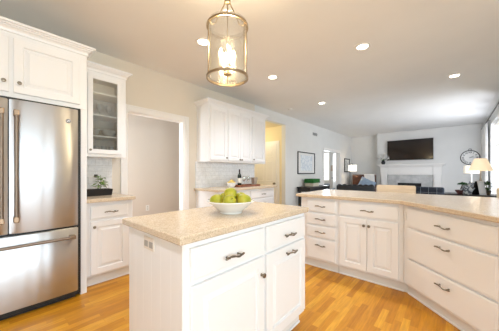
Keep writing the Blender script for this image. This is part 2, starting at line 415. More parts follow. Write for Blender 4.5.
fr = thing('refrigerator', 'stainless steel french-door refrigerator with bottom freezer drawer', 'refrigerator', (-2.65, -.345, 0), R90)
FW = .91
b_ = MB(); b_.box(-.012, FW+.028, .035, .73, .03, 1.795, .004); b_.build('body', mat('casing_gap_black', (.010, .010, .011), .5), fr)  # casing made black and wider to put the gap's shade into colour
def fdoor(x0, x1, z0, z1, name):
    L = []; n = 10
    for zz, ins in ((z0, .008), (z0+.006, 0), (z1-.006, 0), (z1, .008)):
        pts = [(x0+ins, .06, zz)]
        for i in range(n+1):
            u = i/n; xx = x0+ins+(x1-x0-2*ins)*u
            pts.append((xx, .012*((2*u-1)**4)+ins*.5-.004, zz))
        pts.append((x1-ins, .06, zz)); L.append(pts)
    m = MB(); m.loops(L); return m.build(name, M['steel'], fr, True, sharp=40)
dl = fdoor(0, .452, .69, 1.775, 'door'); dr = fdoor(.459, FW, .69, 1.775, 'door'); fz = fdoor(0, FW, .075, .672, 'freezer_drawer')
def bar(parent, pts, r, capax):
    m = MB(); m.tube(pts, r, 14); h = m.build('handle', M['handle'], parent, True)
    for e in (pts[0], pts[-1]):
        c = MB(); x, y, z = e
        if capax == 'z': c.box(x-.016, x+.016, y-.016, .006, z-.022, z+.022, .005, 2)
        else: c.box(x-.022, x+.022, y-.016, .006, z-.016, z+.016, .005, 2)
        c.build('handle_cap', M['cap'], h)
bar(dl, [(.415, -.055, .81), (.415, -.055, 1.66)], .0135, 'z')
bar(dr, [(.497, -.055, .81), (.497, -.055, 1.66)], .0135, 'z')
bar(fz, [(.06, -.055, .595), (.86, -.055, .595)], .0125, 'x')
bd = MB(); MR = Matrix.Translation((.835, -.004, 1.655)) @ Matrix.Rotation(R90, 4, 'X')
bd.lathe([(0, 0), (.019, 0), (.019, .003), (.0165, .004), (.016, .002), (0, .002)], n=28, M=MR); bg = bd.build('badge', mat('badge_grey', (.25, .26, .28), .3, .8), dr, True)
bd = MB()
for sx in (-1, 1):
    bd.tube([(.835+sx*.006+.005*math.cos(a)*sx, -.0072, 1.655+.007*math.sin(a)) for a in [i*PI/7 for i in range(-6, 7)]], .0011, 6)
bd.build('badge_script', mat('badge_silver', (.8, .8, .8), .2, 1), bg, True)
g_ = MB(); g_.box(.01, FW-.01, .055, .075, .005, .07)
for k in range(4): g_.box(.03, FW-.03, .05, .055, .015+k*.013, .021+k*.013)
g_.build('base_grille', M['rubber'], fr)

# base cabinet beside the refrigerator
BX = -2.81
cabinet('base_cabinet', 'white base cabinet with one drawer and one door right beside the refrigerator', 'cabinet', (BX, .652, 0), R90, .468, .585, 0, .876,
        [('drawer', .05, .415, .70, .835, ('pull', .235, .765)), ('door', .05, .415, .125, .675, ('knob', .078, .62))])
m = MB(); m.prism([(WX, 1.13), (WX, .652), (-2.75, .652), (-2.75, 1.13)], .877, .914); tag(m.build('countertop', M['counter']), 'short beige speckled countertop beside the refrigerator', 'countertop')
m = MB(); m.box(WX, WX+.012, .652, 1.09, .914, 1.37); bs = struct('trim_4', m, M['tile'])
bs['label'] = 'white marble subway tile backsplash behind the black planter'
m = MB(); m.box(WX, WX+.012, 2.41, 3.99, .914, 1.38); struct('trim_5', m, M['tile'])

# glass fronted wall cabinet
HX = -3.07
t = thing('glass_front_cabinet', 'tall white wall cabinet with a single glass door showing shelves of glassware', 'cabinet', (HX, .66, 0), R90)
GW, GD, gz0, gz1 = .48, .33, 1.37, 2.34
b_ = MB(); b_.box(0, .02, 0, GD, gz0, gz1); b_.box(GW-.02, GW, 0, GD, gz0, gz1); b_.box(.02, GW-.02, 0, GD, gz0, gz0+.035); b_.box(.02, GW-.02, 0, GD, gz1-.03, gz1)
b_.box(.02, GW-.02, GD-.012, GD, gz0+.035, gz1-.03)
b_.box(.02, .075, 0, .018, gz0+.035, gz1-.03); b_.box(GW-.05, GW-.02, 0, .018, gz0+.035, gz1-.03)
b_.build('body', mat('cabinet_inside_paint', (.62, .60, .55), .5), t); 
# outer skin keeps the white paint
b_ = MB(); b_.box(-.0015, GW+.0015, -.0012, 0, gz0-.001, gz0+.05); b_.box(-.0015, GW+.0015, -.0012, 0, gz1-.06, gz1); b_.box(-.0015, .09, -.0012, 0, gz0+.05, gz1-.06); b_.box(GW-.09, GW+.0015, -.0012, 0, gz0+.05, gz1-.06)
b_.box(GW, GW+.002, 0, GD, gz0, gz1); b_.box(0, GW, 0, GD, gz0-.003, gz0-.0005); b_.box(-.002, 0, 0, GD, gz0, gz1)
b_.build('face_frame', M['cab'], t)
dx0, dx1, dz0, dz1 = .078, .432, 1.40, 2.30
def rr(o_, yy): return [(dx0+o_, yy, dz0+o_), (dx1-o_, yy, dz0+o_), (dx1-o_, yy, dz1-o_), (dx0+o_, yy, dz1-o_)]
dm = MB(); dm.loops([rr(0, -.0015), rr(0, -.018), rr(.004, -.022), rr(.048, -.022), rr(.052, -.014), rr(.052, -.0015), rr(0, -.0015)], False, False); do = dm.build('door', M['cab'], t)
dm = MB(); dm.box(dx0+.052, dx1-.052, -.011, -.008, dz0+.052, dz1-.052); dm.build('glass_pane', M['cabglass'], do)
knob(do, dx0+.022, 1.44, -.022, .012)
for zz in (1.60, 1.845, 2.10):
    s = MB(); s.box(.021, GW-.021, .02, GD-.014, zz, zz+.016, .002); s.build('shelf', M['cab'], t)
crown(t, GW, GD, 2.335, left=False)
# glassware inside
def goblet(h, r):
    m = MB(); m.lathe([(0, 0), (r*.8, .002), (r*.75, .005), (.005, .010), (.004, h*.42), (r*.5, h*.48), (r*.95, h*.65), (r, h*.8), (r*.85, h), (r*.80, h), (r*.95, h*.8), (r*.9, h*.66), (0, h*.5)], n=18)
    return m
def tumbler(h, r):
    m = MB(); m.lathe([(0, 0), (r*.85, 0), (r, h), (r*.94, h), (r*.8, .01), (0, .01)], n=18); return m
def gbowl(h, r):
    m = MB(); m.lathe([(0, 0), (r*.45, 0), (r*.5, .006), (r*.9, h*.55), (r, h), (r*.96, h), (r*.84, h*.55), (0, .014)], n=24); return m
ware = mat('frosted_glassware', (.78, .80, .80), .1); nt(ware)[1].inputs['Transmission Weight'].default_value = .55; nt(ware)[1].inputs['Roughness'].default_value = .15
base = {}
for key, fn in (('stemmed_glass', lambda: goblet(.15, .036)), ('tumbler', lambda: tumbler(.10, .034)), ('glass_bowl', lambda: gbowl(.085, .085))):
    base[key] = fn()
lvl = {0: 1.405, 1: 1.616, 2: 1.861}
wh = [(0, 'tumbler', [.13, .21, .29, .37]), (1, 'glass_bowl', [.16, .34]), (2, 'stemmed_glass', [.14, .24, .34])]
shelfn = ['bottom', 'second', 'third']
for lv, key, xs in wh:
    first = None
    for i, x in enumerate(xs):
        if first is None:
            o = base[key].build(key, ware, None, True); first = o
        else: o = first.copy(); C.objects.link(o)
        o.location = (HX-.15, .66+x, lvl[lv])
        side = {0: 'leftmost', len(xs)-1: 'rightmost'}.get(i, 'middle' if len(xs) == 3 else ('second' if i == 1 else 'third'))
        kindname = {'tumbler': 'clear drinking tumbler', 'glass_bowl': 'clear glass bowl', 'stemmed_glass': 'clear stemmed glass'}[key]
        tag(o, '%s on the %s level inside the glass-front cabinet, %s of its row' % (kindname, shelfn[lv], side), 'glass' if key != 'glass_bowl' else 'bowl', 'glassware in the glass-front cabinet')

# ------------------------------------------------------------------ second run along the left wall
def ycab(name, label, y0, y1, z0, z1, fronts, X, D_, toe=.105, group=None):
    return cabinet(name, label, 'cabinet', (X, y0, 0), R90, y1-y0, D_, z0, z1, fronts, toe, group)
ycab('wall_cabinet', 'white single-door wall cabinet nearest the beige doorway', 2.44, 2.865, 1.37, 2.34, [('door', .03, .41, 1.40, 2.31, ('knob', .385, 1.445))], HX, .33, 0, 'white wall cabinets over the drinks counter')
ycab('wall_cabinet', 'white two-door wall cabinet in the middle of the row over the wine bottle', 2.8655, 3.525, 1.37, 2.34, [('door', .015, .328, 1.40, 2.31, ('knob', .305, 1.425)), ('door', .332, .645, 1.40, 2.31, ('knob', .355, 1.425))], HX, .33, 0, 'white wall cabinets over the drinks counter')
ycab('wall_cabinet', 'white single-door wall cabinet next to the yellow hallway opening', 3.5255, 3.99, 1.37, 2.34, [('door', .02, .40, 1.40, 2.31, ('knob', .045, 1.445))], HX, .33, 0, 'white wall cabinets over the drinks counter')
cr = crown(None, 1.55, .33, 2.335); cr.location = (HX, 2.44, 0); cr.rotation_euler = (0, 0, R90)
tag(cr, 'white crown moulding along the top of the three wall cabinets', 'moulding')
ycab('base_cabinet', 'white base cabinet with drawer and doors below the drinks counter, mostly behind the island', 2.42, 3.17, 0, .876,
     [('drawer', .03, .72, .70, .84, ('pull', .375, .77)), ('door', .03, .37, .125, .675, ('knob', .34, .62)), ('door', .38, .72, .125, .675, ('knob', .41, .62))], BX, .585)
ycab('base_cabinet', 'white drawer base cabinet below the right end of the drinks counter', 3.171, 3.95, 0, .876,
     [('drawer', .03, .74, .70, .84, ('pull', .385, .77)), ('drawer', .03, .74, .42, .68, ('pull', .385, .60)), ('drawer', .03, .74, .125, .40, ('pull', .385, .32))], BX, .585)
m = MB(); m.prism([(WX, 4.0), (WX, 2.38), (-2.765, 2.38), (-2.765, 4.0)], .877, .914); tag(m.build('countertop', M['counter']), 'beige speckled countertop along the tiled wall holding the wine bottle', 'countertop')

# ------------------------------------------------------------------ island
IX = -.88
t = cabinet('kitchen_island', 'white freestanding kitchen island cabinet with drawers and doors', 'kitchen island', (IX, .57, 0), R90, 1.07, .575, 0, .876,
        [('drawer', .02, .54, .70, .85, ('pull', .268, .758)), ('drawer', .565, 1.05, .70, .85, ('pull', .81, .758)),
         ('door', .02, .54, .135, .68, ('knob', .508, .578)), ('door', .565, 1.05, .135, .68, ('pull', .825, .634))])
# beadboard end panel facing the camera side
e = MB(); e.box(-.008, 0, 0, .575, .0, .876, .002)
for k in range(6): e.box(-.0105, -.008, .0045+k*.0945, .0045+k*.0945+.094, .002, .874, .0006)
e.build('end_panel', M['cab'], t)
o_ = MB(); o_.box(-.016, -.0105, .252, .368, .782, .850, .003); po = o_.build('outlet_plate', mat('outlet_almond', (.78, .73, .66), .4), t)
scm = mat('socket_shade', (.42, .40, .37), .4)
for yy in (.283, .337):
    o_ = MB(); o_.box(-.0175, -.016, yy-.02, yy+.02, .797, .829, .001); sk = o_.build('socket', scm, po)
m = MB(); m.prism([(-1.475, .53), (-.855, .53), (-.855, 1.665), (-1.475, 1.665)], .877, .914, .005); tag(m.build('island_countertop', M['counter']), 'beige speckled countertop on the island under the bowl of pears', 'countertop')

# ------------------------------------------------------------------ peninsula
PY = 2.70
cabinet('drawer_cabinet', 'white stack of four drawers at the left end of the peninsula', 'cabinet', (-1.49, PY, 0), 0, .469, .60, 0, .876,
        [('drawer', .085, .455, a, c, ('pull', .275, z)) for a, c, z in ((.70, .845, .775), (.545, .685, .618), (.39, .53, .462), (.125, .375, .30))])
cabinet('base_cabinet', 'white peninsula cabinet with a wide drawer over a pair of doors', 'cabinet', (-1.02, PY, 0), 0, .648, .60, 0, .876,
        [('drawer', .03, .607, .70, .845, ('pull', .325, .775)), ('door', .03, .3165, .125, .68, ('knob', .293, .615)), ('door', .3205, .607, .125, .68, ('knob', .344, .615))])
t = cabinet('drawer_cabinet', 'white three-drawer cabinet on the angled right section of the peninsula', 'cabinet', (-.37, PY, 0), -PI/4, .86, .60, 0, .876,
        [('drawer', .062, .825, .67, .845, ('pull', .46, .756)), ('drawer', .062, .825, .38, .655, ('pull', .46, .590)), ('drawer', .062, .825, .125, .365, ('pull', .46, .292))])
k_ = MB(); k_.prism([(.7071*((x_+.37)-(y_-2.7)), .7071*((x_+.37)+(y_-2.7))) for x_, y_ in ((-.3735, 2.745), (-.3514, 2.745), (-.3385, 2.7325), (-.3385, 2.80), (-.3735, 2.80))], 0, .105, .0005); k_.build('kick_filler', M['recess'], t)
k_ = MB(); k_.box(.012, .034, -.006, 0, .72, .80, .002); k_.build('small_plate', M['ceramic'], t)  # small pale plate on the corner filler strip
q = Vector((.86, 0)); ox = -.37+.8605*math.cos(PI/4); oy = PY-.8605*math.sin(PI/4)
cabinet('base_cabinet', 'white single-door cabinet at the right-hand end of the angled peninsula', 'cabinet', (ox, oy, 0), -PI/4, .50, .60, 0, .876, [('door', .03, .47, .125, .84, ('knob', .06, .70))])
m = MB(); m.box(-1.49, 1.15, 3.305, 3.33, 0, .876); tag(m.build('peninsula_back_panel', M['cab']), 'white back panel under the overhang of the peninsula counter', 'panel')
m = MB(); m.prism([(-1.54, 3.65), (-1.54, 2.65), (-.39, 2.65), (.62, 1.64), (1.22, 2.24), (1.22, 3.65)], .877, .914, .005); tag(m.build('peninsula_countertop', M['counter']), 'long angled beige countertop on the peninsula', 'countertop')

# ------------------------------------------------------------------ bowl of pears
bowl = MB(); bowl.lathe([(0, 0), (.070, 0), (.074, .005), (.073, .012), (.098, .032), (.130, .060), (.156, .078), (.160, .080), (.159, .085), (.145, .078), (.122, .064), (.09, .038), (.05, .018), (0, .014)], n=48)
BC = (-1.125, 1.085, .914)
bo = bowl.build('fruit_bowl', M['ceramic'], None, True, loc=BC); tag(bo, 'shallow white ceramic bowl of green pears on the island', 'bowl')
pm = noisy('pear_skin', (.33, .34, .015), (.56, .48, .05), 7, .38, lo=.4, hi=.65)
def pear():
    m = MB(); prof = []
    for i in range(15):
        u = i/14
        z = u*.085; r = .038*math.sin(PI*min(1, u*1.12+.0))**.75 if u < .55 else .038*(1-(u-.40)*.98)
        if u >= .55: r = .038*(.99-.50*((u-.55)/.45)**1.7)
        prof.append((max(r, .0), z))
    prof[0] = (0, .004); prof[-1] = (.014, .087); prof.append((0, .084))
    m.lathe(prof, (0, 0, -.036), 20)
    return m
p0 = pear().build('pear', pm, None, True, sharp=80); 
s_ = MB(); s_.tube([(0, 0, .046), (.001, 0, .056), (.004, 0, .066)], [.0016, .0014, .002], 6); s_.build('stem', mat('pear_stem', (.12, .07, .03), .7), p0)
# right = (cos, sin)TH ; fwd = (-sin, cos)TH
def rf(r, fw, h): return (BC[0]+r*math.cos(TH)-fw*math.sin(TH), BC[1]+r*math.sin(TH)+fw*math.cos(TH), BC[2]+h)
spots = [(-.082, -.012, .078, (-1, .3, .12), 'lying at the left side of the bowl'), (-.045, .062, .080, (-.4, 1, .3), 'behind the leftmost pear in the bowl'),
         (-.006, -.066, .078, (.25, -.75, .35), 'small and upright at the front middle of the bowl'), (-.010, .004, .118, (.5, .8, .35), 'topmost on the heap in the bowl'),
         (.076, -.018, .080, (1, .35, .10), 'lying at the right side of the bowl'), (.060, .055, .084, (.3, 1, .3), 'behind the right-hand pear in the bowl')]
for i, (a, b2, h, rot, lb) in enumerate(spots):
    o = p0 if i == 0 else copy_tree(p0)
    o.location = rf(a, b2, h+.004); o.scale = (1.14,)*3
    dv = Vector((rot[0]*math.cos(TH)-rot[1]*math.sin(TH), rot[0]*math.sin(TH)+rot[1]*math.cos(TH), rot[2])); o.rotation_euler = dv.to_track_quat('Z', 'Y').to_euler()
    tag(o, 'yellow-green pear '+lb, 'pear', 'pears in the white bowl')

# ------------------------------------------------------------------ pendant lantern
PX, PYY, PZ0, PZ1 = -1.17, 1.094, 1.832, 2.187
pn = thing('pendant_lantern', 'brass and clear glass cylinder pendant light hanging over the island', 'pendant light', (PX, PYY, 0))
def ring(m, r, z, w, h): m.lathe([(r-w, z), (r+w, z), (r+w, z+h), (r-w, z+h), (r-w, z)], n=48)
m = MB(); ring(m, .139, PZ0-.004, .005, .016); m.build('bottom_ring', M['brass'], pn, True)
m = MB(); ring(m, .139, PZ1-.012, .004, .014); m.build('top_ring', M['brass'], pn, True)
m = MB(); fl = [(.1355 if k % 2 else .1335, 2*PI*k/80) for k in range(80)]
m.loops([[(r_*math.cos(a)-o_*math.cos(a), r_*math.sin(a)-o_*math.sin(a), z) for r_, a in fl] for o_, z in ((0, PZ0+.012), (0, PZ1+.02), (.002, PZ1+.02), (.002, PZ0+.012), (0, PZ0+.012))], False, False); m.build('glass_shade', M['cyl'], pn, True, sharp=60)
for k in range(3):
    a = TH+math.radians(-25+120*k)
    ca, sa = math.cos(a), math.sin(a)
    m = MB(); m.tube([(ca*.142, sa*.142, PZ0), (ca*.142, sa*.142, PZ1)], .003, 8); m.build('upright', M['brass'], pn, True)
    m = MB(); m.tube([(ca*.142, sa*.142, PZ1), (ca*.115, sa*.115, PZ1-.025), (ca*.09, sa*.09, PZ1-.005), (ca*.07, sa*.07, PZ1+.05), (ca*.03, sa*.03, PZ1+.13), (ca*.012, sa*.012, 2.37)], [.004, .004, .0035, .0035, .004, .005], 8); m.build('arm', M['brass'], pn, True)
m = MB(); m.lathe([(0, 2.345), (.018, 2.35), (.022, 2.37), (.014, 2.39), (.02, 2.405), (.008, 2.42), (0, 2.42)], n=20); m.build('hub', M['brass'], pn, True)
m = MB(); m.tube([(0, 0, PZ0+.03), (0, 0, 2.35)], .004, 8); m.build('centre_rod', M['brass'], pn, True)
m = MB(); m.lathe([(0, PZ0+.012), (.012, PZ0+.016), (.026, PZ0+.024), (.026, PZ0+.030), (.008, PZ0+.04), (0, PZ0+.04)], n=24); m.build('finial', M['brass'], pn, True)
for i in range(7):
    m = MB(); z = 2.425+i*.036; pts = []
    for k in range(12):
        a = 2*PI*k/12; x_, z_ = .008*math.cos(a), .021*math.sin(a)
        pts.append((x_, 0, z+.018+z_) if i % 2 else (0, x_, z+.018+z_))
    m.tube(pts, .0018, 6, closed=True); m.build('chain_link', M['brass'], pn, True)
m = MB(); m.lathe([(0, 2.675), (.012, 2.68), (.045, 2.70), (.062, 2.712), (.062, 2.72), (0, 2.72)], n=32); m.build('ceiling_canopy', M['brass'], pn, True)
bulbm = emit('lit_bulb', (1.0, .80, .52), 28)
candle = mat('candle_sleeve', (.85, .80, .70), .5)
for k in range(4):
    a = TH+k*PI/2+.4; x_, y_ = .046*math.cos(a), .046*math.sin(a)
    m = MB(); m.tube([(0, 0, 1.885), (x_*.6, y_*.6, 1.868), (x_, y_, 1.88), (x_, y_, 1.90)], .0035, 8); m.lathe([(0, 1.898), (.015, 1.902), (.013, 1.908), (0, 1.908)], (x_, y_, 0), 16); ar = m.build('candle_arm', M['brass'], pn, True)
    m = MB(); m.lathe([(0, 1.908), (.009, 1.908), (.009, 1.965), (0, 1.965)], (x_, y_, 0), 14); m.build('candle_sleeve', candle, ar, True)
    m = MB(); m.lathe([(0, 1.966), (.007, 1.968), (.0145, 1.99), (.013, 2.005), (.005, 2.028), (0, 2.036)], (x_, y_, 0), 14); m.build('bulb', bulbm, ar, True)
point('pendant_glow', (PX, PYY, 2.07), 24, WARM, .05)

# ------------------------------------------------------------------ ceiling fittings
lens = emit('recessed_lens', (1.0, .86, .66), 14)
cans = [(-2.21, 1.68, 'seen just left of the pendant lantern'), (-2.19, 3.04, 'over the counter side, right of the pendant lantern'), (-.84, 3.03, 'over the middle of the peninsula, largest and brightest'), (-2.19, 4.89, 'near the yellow hallway opening'), (0.0, 4.9, 'farthest right, over the living side')]
c0 = None
for i, (x, y, lb) in enumerate(cans):
    if c0 is None:
        c0 = thing('recessed_light', '', 'ceiling light', (x, y, CZ), 0)
        m = MB(); m.lathe([(.062, -.004), (.066, -.008), (.088, -.006), (.092, 0), (.062, 0), (.062, -.004)], n=32); m.build('trim_ring', M['trim'], c0, True)
        m = MB(); m.lathe([(0, -.002), (.061, -.002), (.061, -.0005), (0, -.0005)], n=32); m.build('lens', lens, c0, True)
        c = c0
    else: c = copy_tree(c0); c.location = (x, y, CZ)
    tag(c, 'round lit recessed ceiling light '+lb, 'ceiling light', 'recessed ceiling lights')
for i, (x, y) in enumerate([c_[:2] for c_ in cans]+[(-.84, -.4)]):  # last position is an added unseen spot with no fitting
    l = bpy.data.lights.new('ceiling_spot', 'SPOT'); l.energy = 78 if y < 4 else 50; l.color = (.86, .90, 1.0); l.spot_size = math.radians(125); l.spot_blend = .8; l.shadow_soft_size = .06
    o = bpy.data.objects.new('ceiling_spot', l); C.objects.link(o); o.location = (x, y, CZ-.02)
m = MB(); m.lathe([(0, -.032), (.045, -.03), (.058, -.02), (.062, 0), (0, 0)], (-2.97, 4.85, CZ), 28); tag(m.build('smoke_detector', M['trim'], None, True), 'small white round smoke detector on the ceiling', 'smoke detector')
v = thing('air_vent', 'small rectangular wall vent high above the framed print', 'vent', (WX, 6.87, 2.365))
m = MB(); m.box(0, .008, 0, .36, 0, .014, .002); m.box(0, .008, 0, .36, .106, .12, .002); m.box(0, .008, 0, .014, .014, .106); m.box(0, .008, .346, .36, .014, .106); m.build('frame', M['trim'], v)
m = MB()
for k in range(9): m.box(.001, .006, .014, .346, .018+k*.010, .0225+k*.010)
m.build('louvre', mat('vent_grey', (.45, .45, .44), .5), v)
m = MB(); m.box(.0002, .001, .014, .346, .014, .106); m.build('backing', mat('vent_dark', (.08, .08, .08), .8), v)
point('hall_lamp', (-4.3, 4.55, 2.2), 13, (1, .93, .72), .08)

# wall plate in the dining room
v = thing('wall_outlet', 'white outlet plate low on the dining room wall behind the island', 'outlet', (-4.6, 2.12, .42))
m = MB(); m.box(0, .006, -.035, .035, 0, .115, .002); m.build('plate', M['ceramic'], v)
m = MB(); m.box(.006, .0075, -.012, .012, .02, .05); m.box(.006, .0075, -.012, .012, .065, .095); m.build('socket', mat('socket_grey', (.6, .6, .58), .4), v)

# ------------------------------------------------------------------ niche by the refrigerator: planter
v = thing('planter_tray', 'long black rectangular tray holding a small green plant by the refrigerator', 'planter', (-3.16, .835, .914), R90)
m = MB()
def rect(hx, hy, z): return [(-hx, -hy, z), (hx, -hy, z), (hx, hy, z), (-hx, hy, z)]
m.loops([rect(.16, .06, 0), rect(.168, .075, .07), rect(.168, .075, .075), rect(.161, .068, .075), rect(.15, .055, .012)]); m.build('tray', M['black'], v)
m = MB(); m.box(-.15, .15, -.055, .055, .045, .055); m.build('soil', mat('soil', (.03, .02, .012), .9), v)
leafm = noisy('fresh_leaf', (.10, .24, .035), (.30, .46, .10), 20, .5)
def leaf(m, base, dirv, L, w, droop=.3):
    d_ = Vector(dirv).normalized(); up = Vector((0, 0, 1)); sd = d_.cross(up)
    if sd.length < .1: sd = Vector((1, 0, 0))
    sd.normalize(); n_ = sd.cross(d_); b0 = Vector(base); rows = []
    for i, wf in enumerate((.1, .7, 1, .75, .08)):
        u = i/4; c_ = b0+d_*L*u-up*droop*L*u*u
        rows.append([m.bm.verts.new(c_-sd*w*wf*.5+n_*.12*w*wf), m.bm.verts.new(c_), m.bm.verts.new(c_+sd*w*wf*.5+n_*.12*w*wf)])
    for a, b_ in zip(rows, rows[1:]):
        for k in range(2): m.bm.faces.new((a[k], a[k+1], b_[k+1], b_[k]))
v = thing('potted_plant', 'small bushy green plant growing in the black tray', 'plant', (-3.13, .885, .955), 0)
m = MB(); m.tube([(0, 0, 0), (.004, 0, .06), (0, .003, .13), (.003, 0, .20)], [.004, .0035, .003, .0025], 6)
for a, z in ((.5, .05), (2.6, .08), (4.3, .1)): m.tube([(0, 0, z), (.04*math.cos(a), .04*math.sin(a), z+.05)], .002, 5)
m.build('stem', mat('plant_stem', (.16, .20, .05), .7), v)
m = MB()
for i in range(46):
    a = random.uniform(0, 2*PI); z = random.uniform(.045, .185); r = random.uniform(.01, .05)*(1.1-abs(z-.10)*4)
    leaf(m, (r*math.cos(a), r*math.sin(a), z), (math.cos(a), math.sin(a), random.uniform(-.2, .9)), random.uniform(.042, .062), random.uniform(.03, .042))
m.build('foliage', leafm, v)
v = thing('small_bottle', 'tiny dark bottle at the left end of the black tray', 'bottle', (-3.02, .705, .914))
m = MB(); m.lathe([(0, 0), (.016, 0), (.017, .05), (.010, .066), (.006, .078), (.006, .095), (0, .095)], n=16); m.build('body', M['black'], v, True)
m = MB(); m.lathe([(0, .095), (.009, .095), (.009, .112), (0, .112)], n=12); m.build('cap', M['nickel'], v, True)
m = MB(); m.box(WX+.012, WX+.018, .70, .80, 1.09, 1.125, .002); so = m.build('wall_outlet', mat('dark_bronze', (.06, .05, .045), .5)); tag(so, 'dark horizontal outlet on the tile beside the refrigerator', 'outlet')
m = MB(); m.box(WX+.012, WX+.017, .885, .925, 1.125, 1.16, .002); tag(m.build('tile_patch', bpy.data.materials['dark_bronze']), 'small dark square switch on the tile above the black tray', 'patch')  # dark patch standing in for the top of the plant's stem

# ------------------------------------------------------------------ drinks counter
def at(u, t): 
    s_ = (u-250)/231.75
    return ((-math.sin(TH)+math.cos(TH)*s_)*t, (math.cos(TH)+math.sin(TH)*s_)*t)
def onx(u, X):
    s_ = (u-250)/231.75; dx = -math.sin(TH)+math.cos(TH)*s_; dy = math.cos(TH)+math.sin(TH)*s_
    return X*dy/dx
y = onx(232, -3.08)
v = MB(); v.lathe([(0, 0), (.05, 0), (.055, .006), (.085, .05), (.10, .085), (.096, .085), (.08, .05), (.04, .014), (0, .012)], n=32)
tag(v.build('fruit_bowl', M['ceramic'], None, True, loc=(-3.08, y, .914)), 'white bowl of yellow fruit on the tiled drinks counter', 'bowl')
lem = noisy('lemon_skin', (.75, .52, .10), (.82, .64, .22), 9, .45)
lm = MB(); lm.lathe([(0, -.042), (.006, -.038), (.022, -.026), (.030, 0), (.022, .026), (.006, .038), (0, .042)], n=18); l0 = lm.build('lemon', lem, None, True)
for i, (dx, dy, dz, rot, lb) in enumerate([(-.02, -.045, .078, (1.4, 0, .3), 'at the left of'), (.02, .045, .078, (1.5, 0, 1.2), 'at the right of'), (.045, -.01, .080, (1.5, .2, 2.1), 'at the front of'), (-.045, .02, .080, (1.3, .2, .2), 'at the back of'), (0, 0, .112, (1.5, 0, 2.6), 'on top of the heap in')]):
    o = l0 if i == 0 else l0.copy()
    if i: C.objects.link(o)
    o.location = (-3.08+dx, y+dy, .914+dz); o.rotation_euler = rot; tag(o, 'yellow lemon %s the white bowl by the wine bottle' % lb, 'lemon', 'yellow fruit in the small bowl')
yt0, yt1 = onx(238, -3.0), onx(259, -3.0)
v = thing('serving_tray', 'reddish brown wooden serving tray under the wine bottle and bucket', 'tray', (-3.08, (yt0+yt1)/2, .914), R90)
hw = (yt1-yt0)/2
rw = noisy('red_brown_wood', (.22, .07, .03), (.34, .13, .06), 10, .4, stretch=(1, 6, 1))
m = MB(); m.box(-hw, hw, -.13, .13, 0, .012, .003); m.build('board', rw, v)
m = MB(); m.box(-hw, hw, -.13, -.12, .0125, .035, .003); m.box(-hw, hw, .12, .13, .0125, .035, .003); m.box(-hw, -hw+.01, -.12, .12, .0125, .035, .003); m.box(hw-.01, hw, -.12, .12, .0125, .035, .003); m.build('rim', rw, v)
y = onx(240, -3.08)
v = thing('wine_bottle', 'dark wine bottle with a pale label on the wooden tray', 'bottle', (-3.08, y, .927))
m = MB(); m.lathe([(0, 0), (.036, .001), (.038, .008), (.038, .19), (.032, .215), (.016, .240), (.0135, .26), (.0135, .315), (0, .315)], n=28); m.build('body', mat('dark_green_glass', (.012, .018, .008), .08), v, True)
m = MB(); m.lathe([(.0385, .06), (.0388, .06), (.0388, .15), (.0385, .15)], n=28); m.build('label', mat('cream_label', (.78, .74, .66), .6), v, True)
m = MB(); m.lathe([(.0140, .262), (.0148, .262), (.0148, .318), (0, .319)], n=20); m.build('foil', mat('dark_foil', (.05, .02, .02), .35, .5), v, True)
for i, (u, lb) in enumerate(((244.5, 'nearer the wine bottle'), (248.5, 'nearer the metal bucket'))):
    g_ = goblet(.19, .036).build('wine_glass', M['cyl'], None, True, loc=(-3.05, onx(u, -3.05), .927)); tag(g_, 'clear wine glass on the wooden tray, '+lb, 'wine glass', 'wine glasses on the tray')
v = thing('ice_bucket', 'small pewter metal bucket with handles beside the wine glasses', 'bucket', (-3.06, onx(254.6, -3.06), .927))
m = MB(); m.lathe([(0, 0), (.05, 0), (.050, .006), (.060, .09), (.076, .150), (.080, .155), (.076, .159), (.070, .15), (.049, .01), (0, .01)], n=32); m.build('body', mat('brushed_pewter', (.62, .60, .57), .3, 1), v, True)
for sx in (-1, 1):
    m = MB(); m.tube([(0, sx*.060, .095), (0, sx*.085, .10), (0, sx*.092, .125), (0, sx*.072, .138)], .004, 8); m.build('handle', bpy.data.materials['brushed_pewter'], v, True)

# ------------------------------------------------------------------ counter stools behind the peninsula
stoolwood = noisy('pale_maple', (.72, .55, .37), (.78, .62, .44), 6, .45, stretch=(1, 1, 7))
def stool(label, loc, rz):
    v = thing('counter_stool', label, 'stool', loc, rz, 'counter stools behind the peninsula')
    m = MB(); m.box(-.22, .22, -.20, .20, .61, .66, .02, 3); m.build('seat', mat('stool_seat_fabric', (.62, .50, .36), .8), v, True)
    L = []
    for z, ins in ((.70, .012), (.712, 0), (.985, 0), (1.0, .012)):
        pts = []
        for i in range(9):
            x = -.24+ins+(.48-2*ins)*i/8; pts.append((x, .21+.03*(1-(x/.24)**2)-.018+ins*.4, z))
        for i in range(8, -1, -1):
            x = -.24+ins+(.48-2*ins)*i/8; pts.append((x, .21+.03*(1-(x/.24)**2)+.018-ins*.4, z))
        L.append(pts)
    m = MB(); m.loops(L); m.build('backrest', stoolwood, v, True)
    for sx in (-1, 1):
        m = MB(); m.tube([(sx*.19, .185, .63), (sx*.195, .212, .72)], .013, 8); m.build('back_post', stoolwood, v, True)
        for sy in (-1, 1):
            m = MB(); m.tube([(sx*.18, sy*.16, .615), (sx*.21, sy*.19, 0)], [.019, .014], 10); m.build('leg', stoolwood, v, True)
    m = MB(); m.tube([(-.197, -.177, .26), (.197, -.177, .26)], .01, 8); m.tube([(-.197, .177, .26), (.197, .177, .26)], .01, 8); m.tube([(-.197, -.177, .26), (-.197, .177, .26)], .01, 8); m.tube([(.197, -.177, .26), (.197, .177, .26)], .01, 8); m.build('footrest', stoolwood, v, True)
    return v
stool('pale wood stool with curved back behind the middle of the peninsula counter', (-.64, 3.70, 0), 0)
stool('pale wood stool with curved back at the far right edge of the photo', (.62, 3.84, 0), 0)

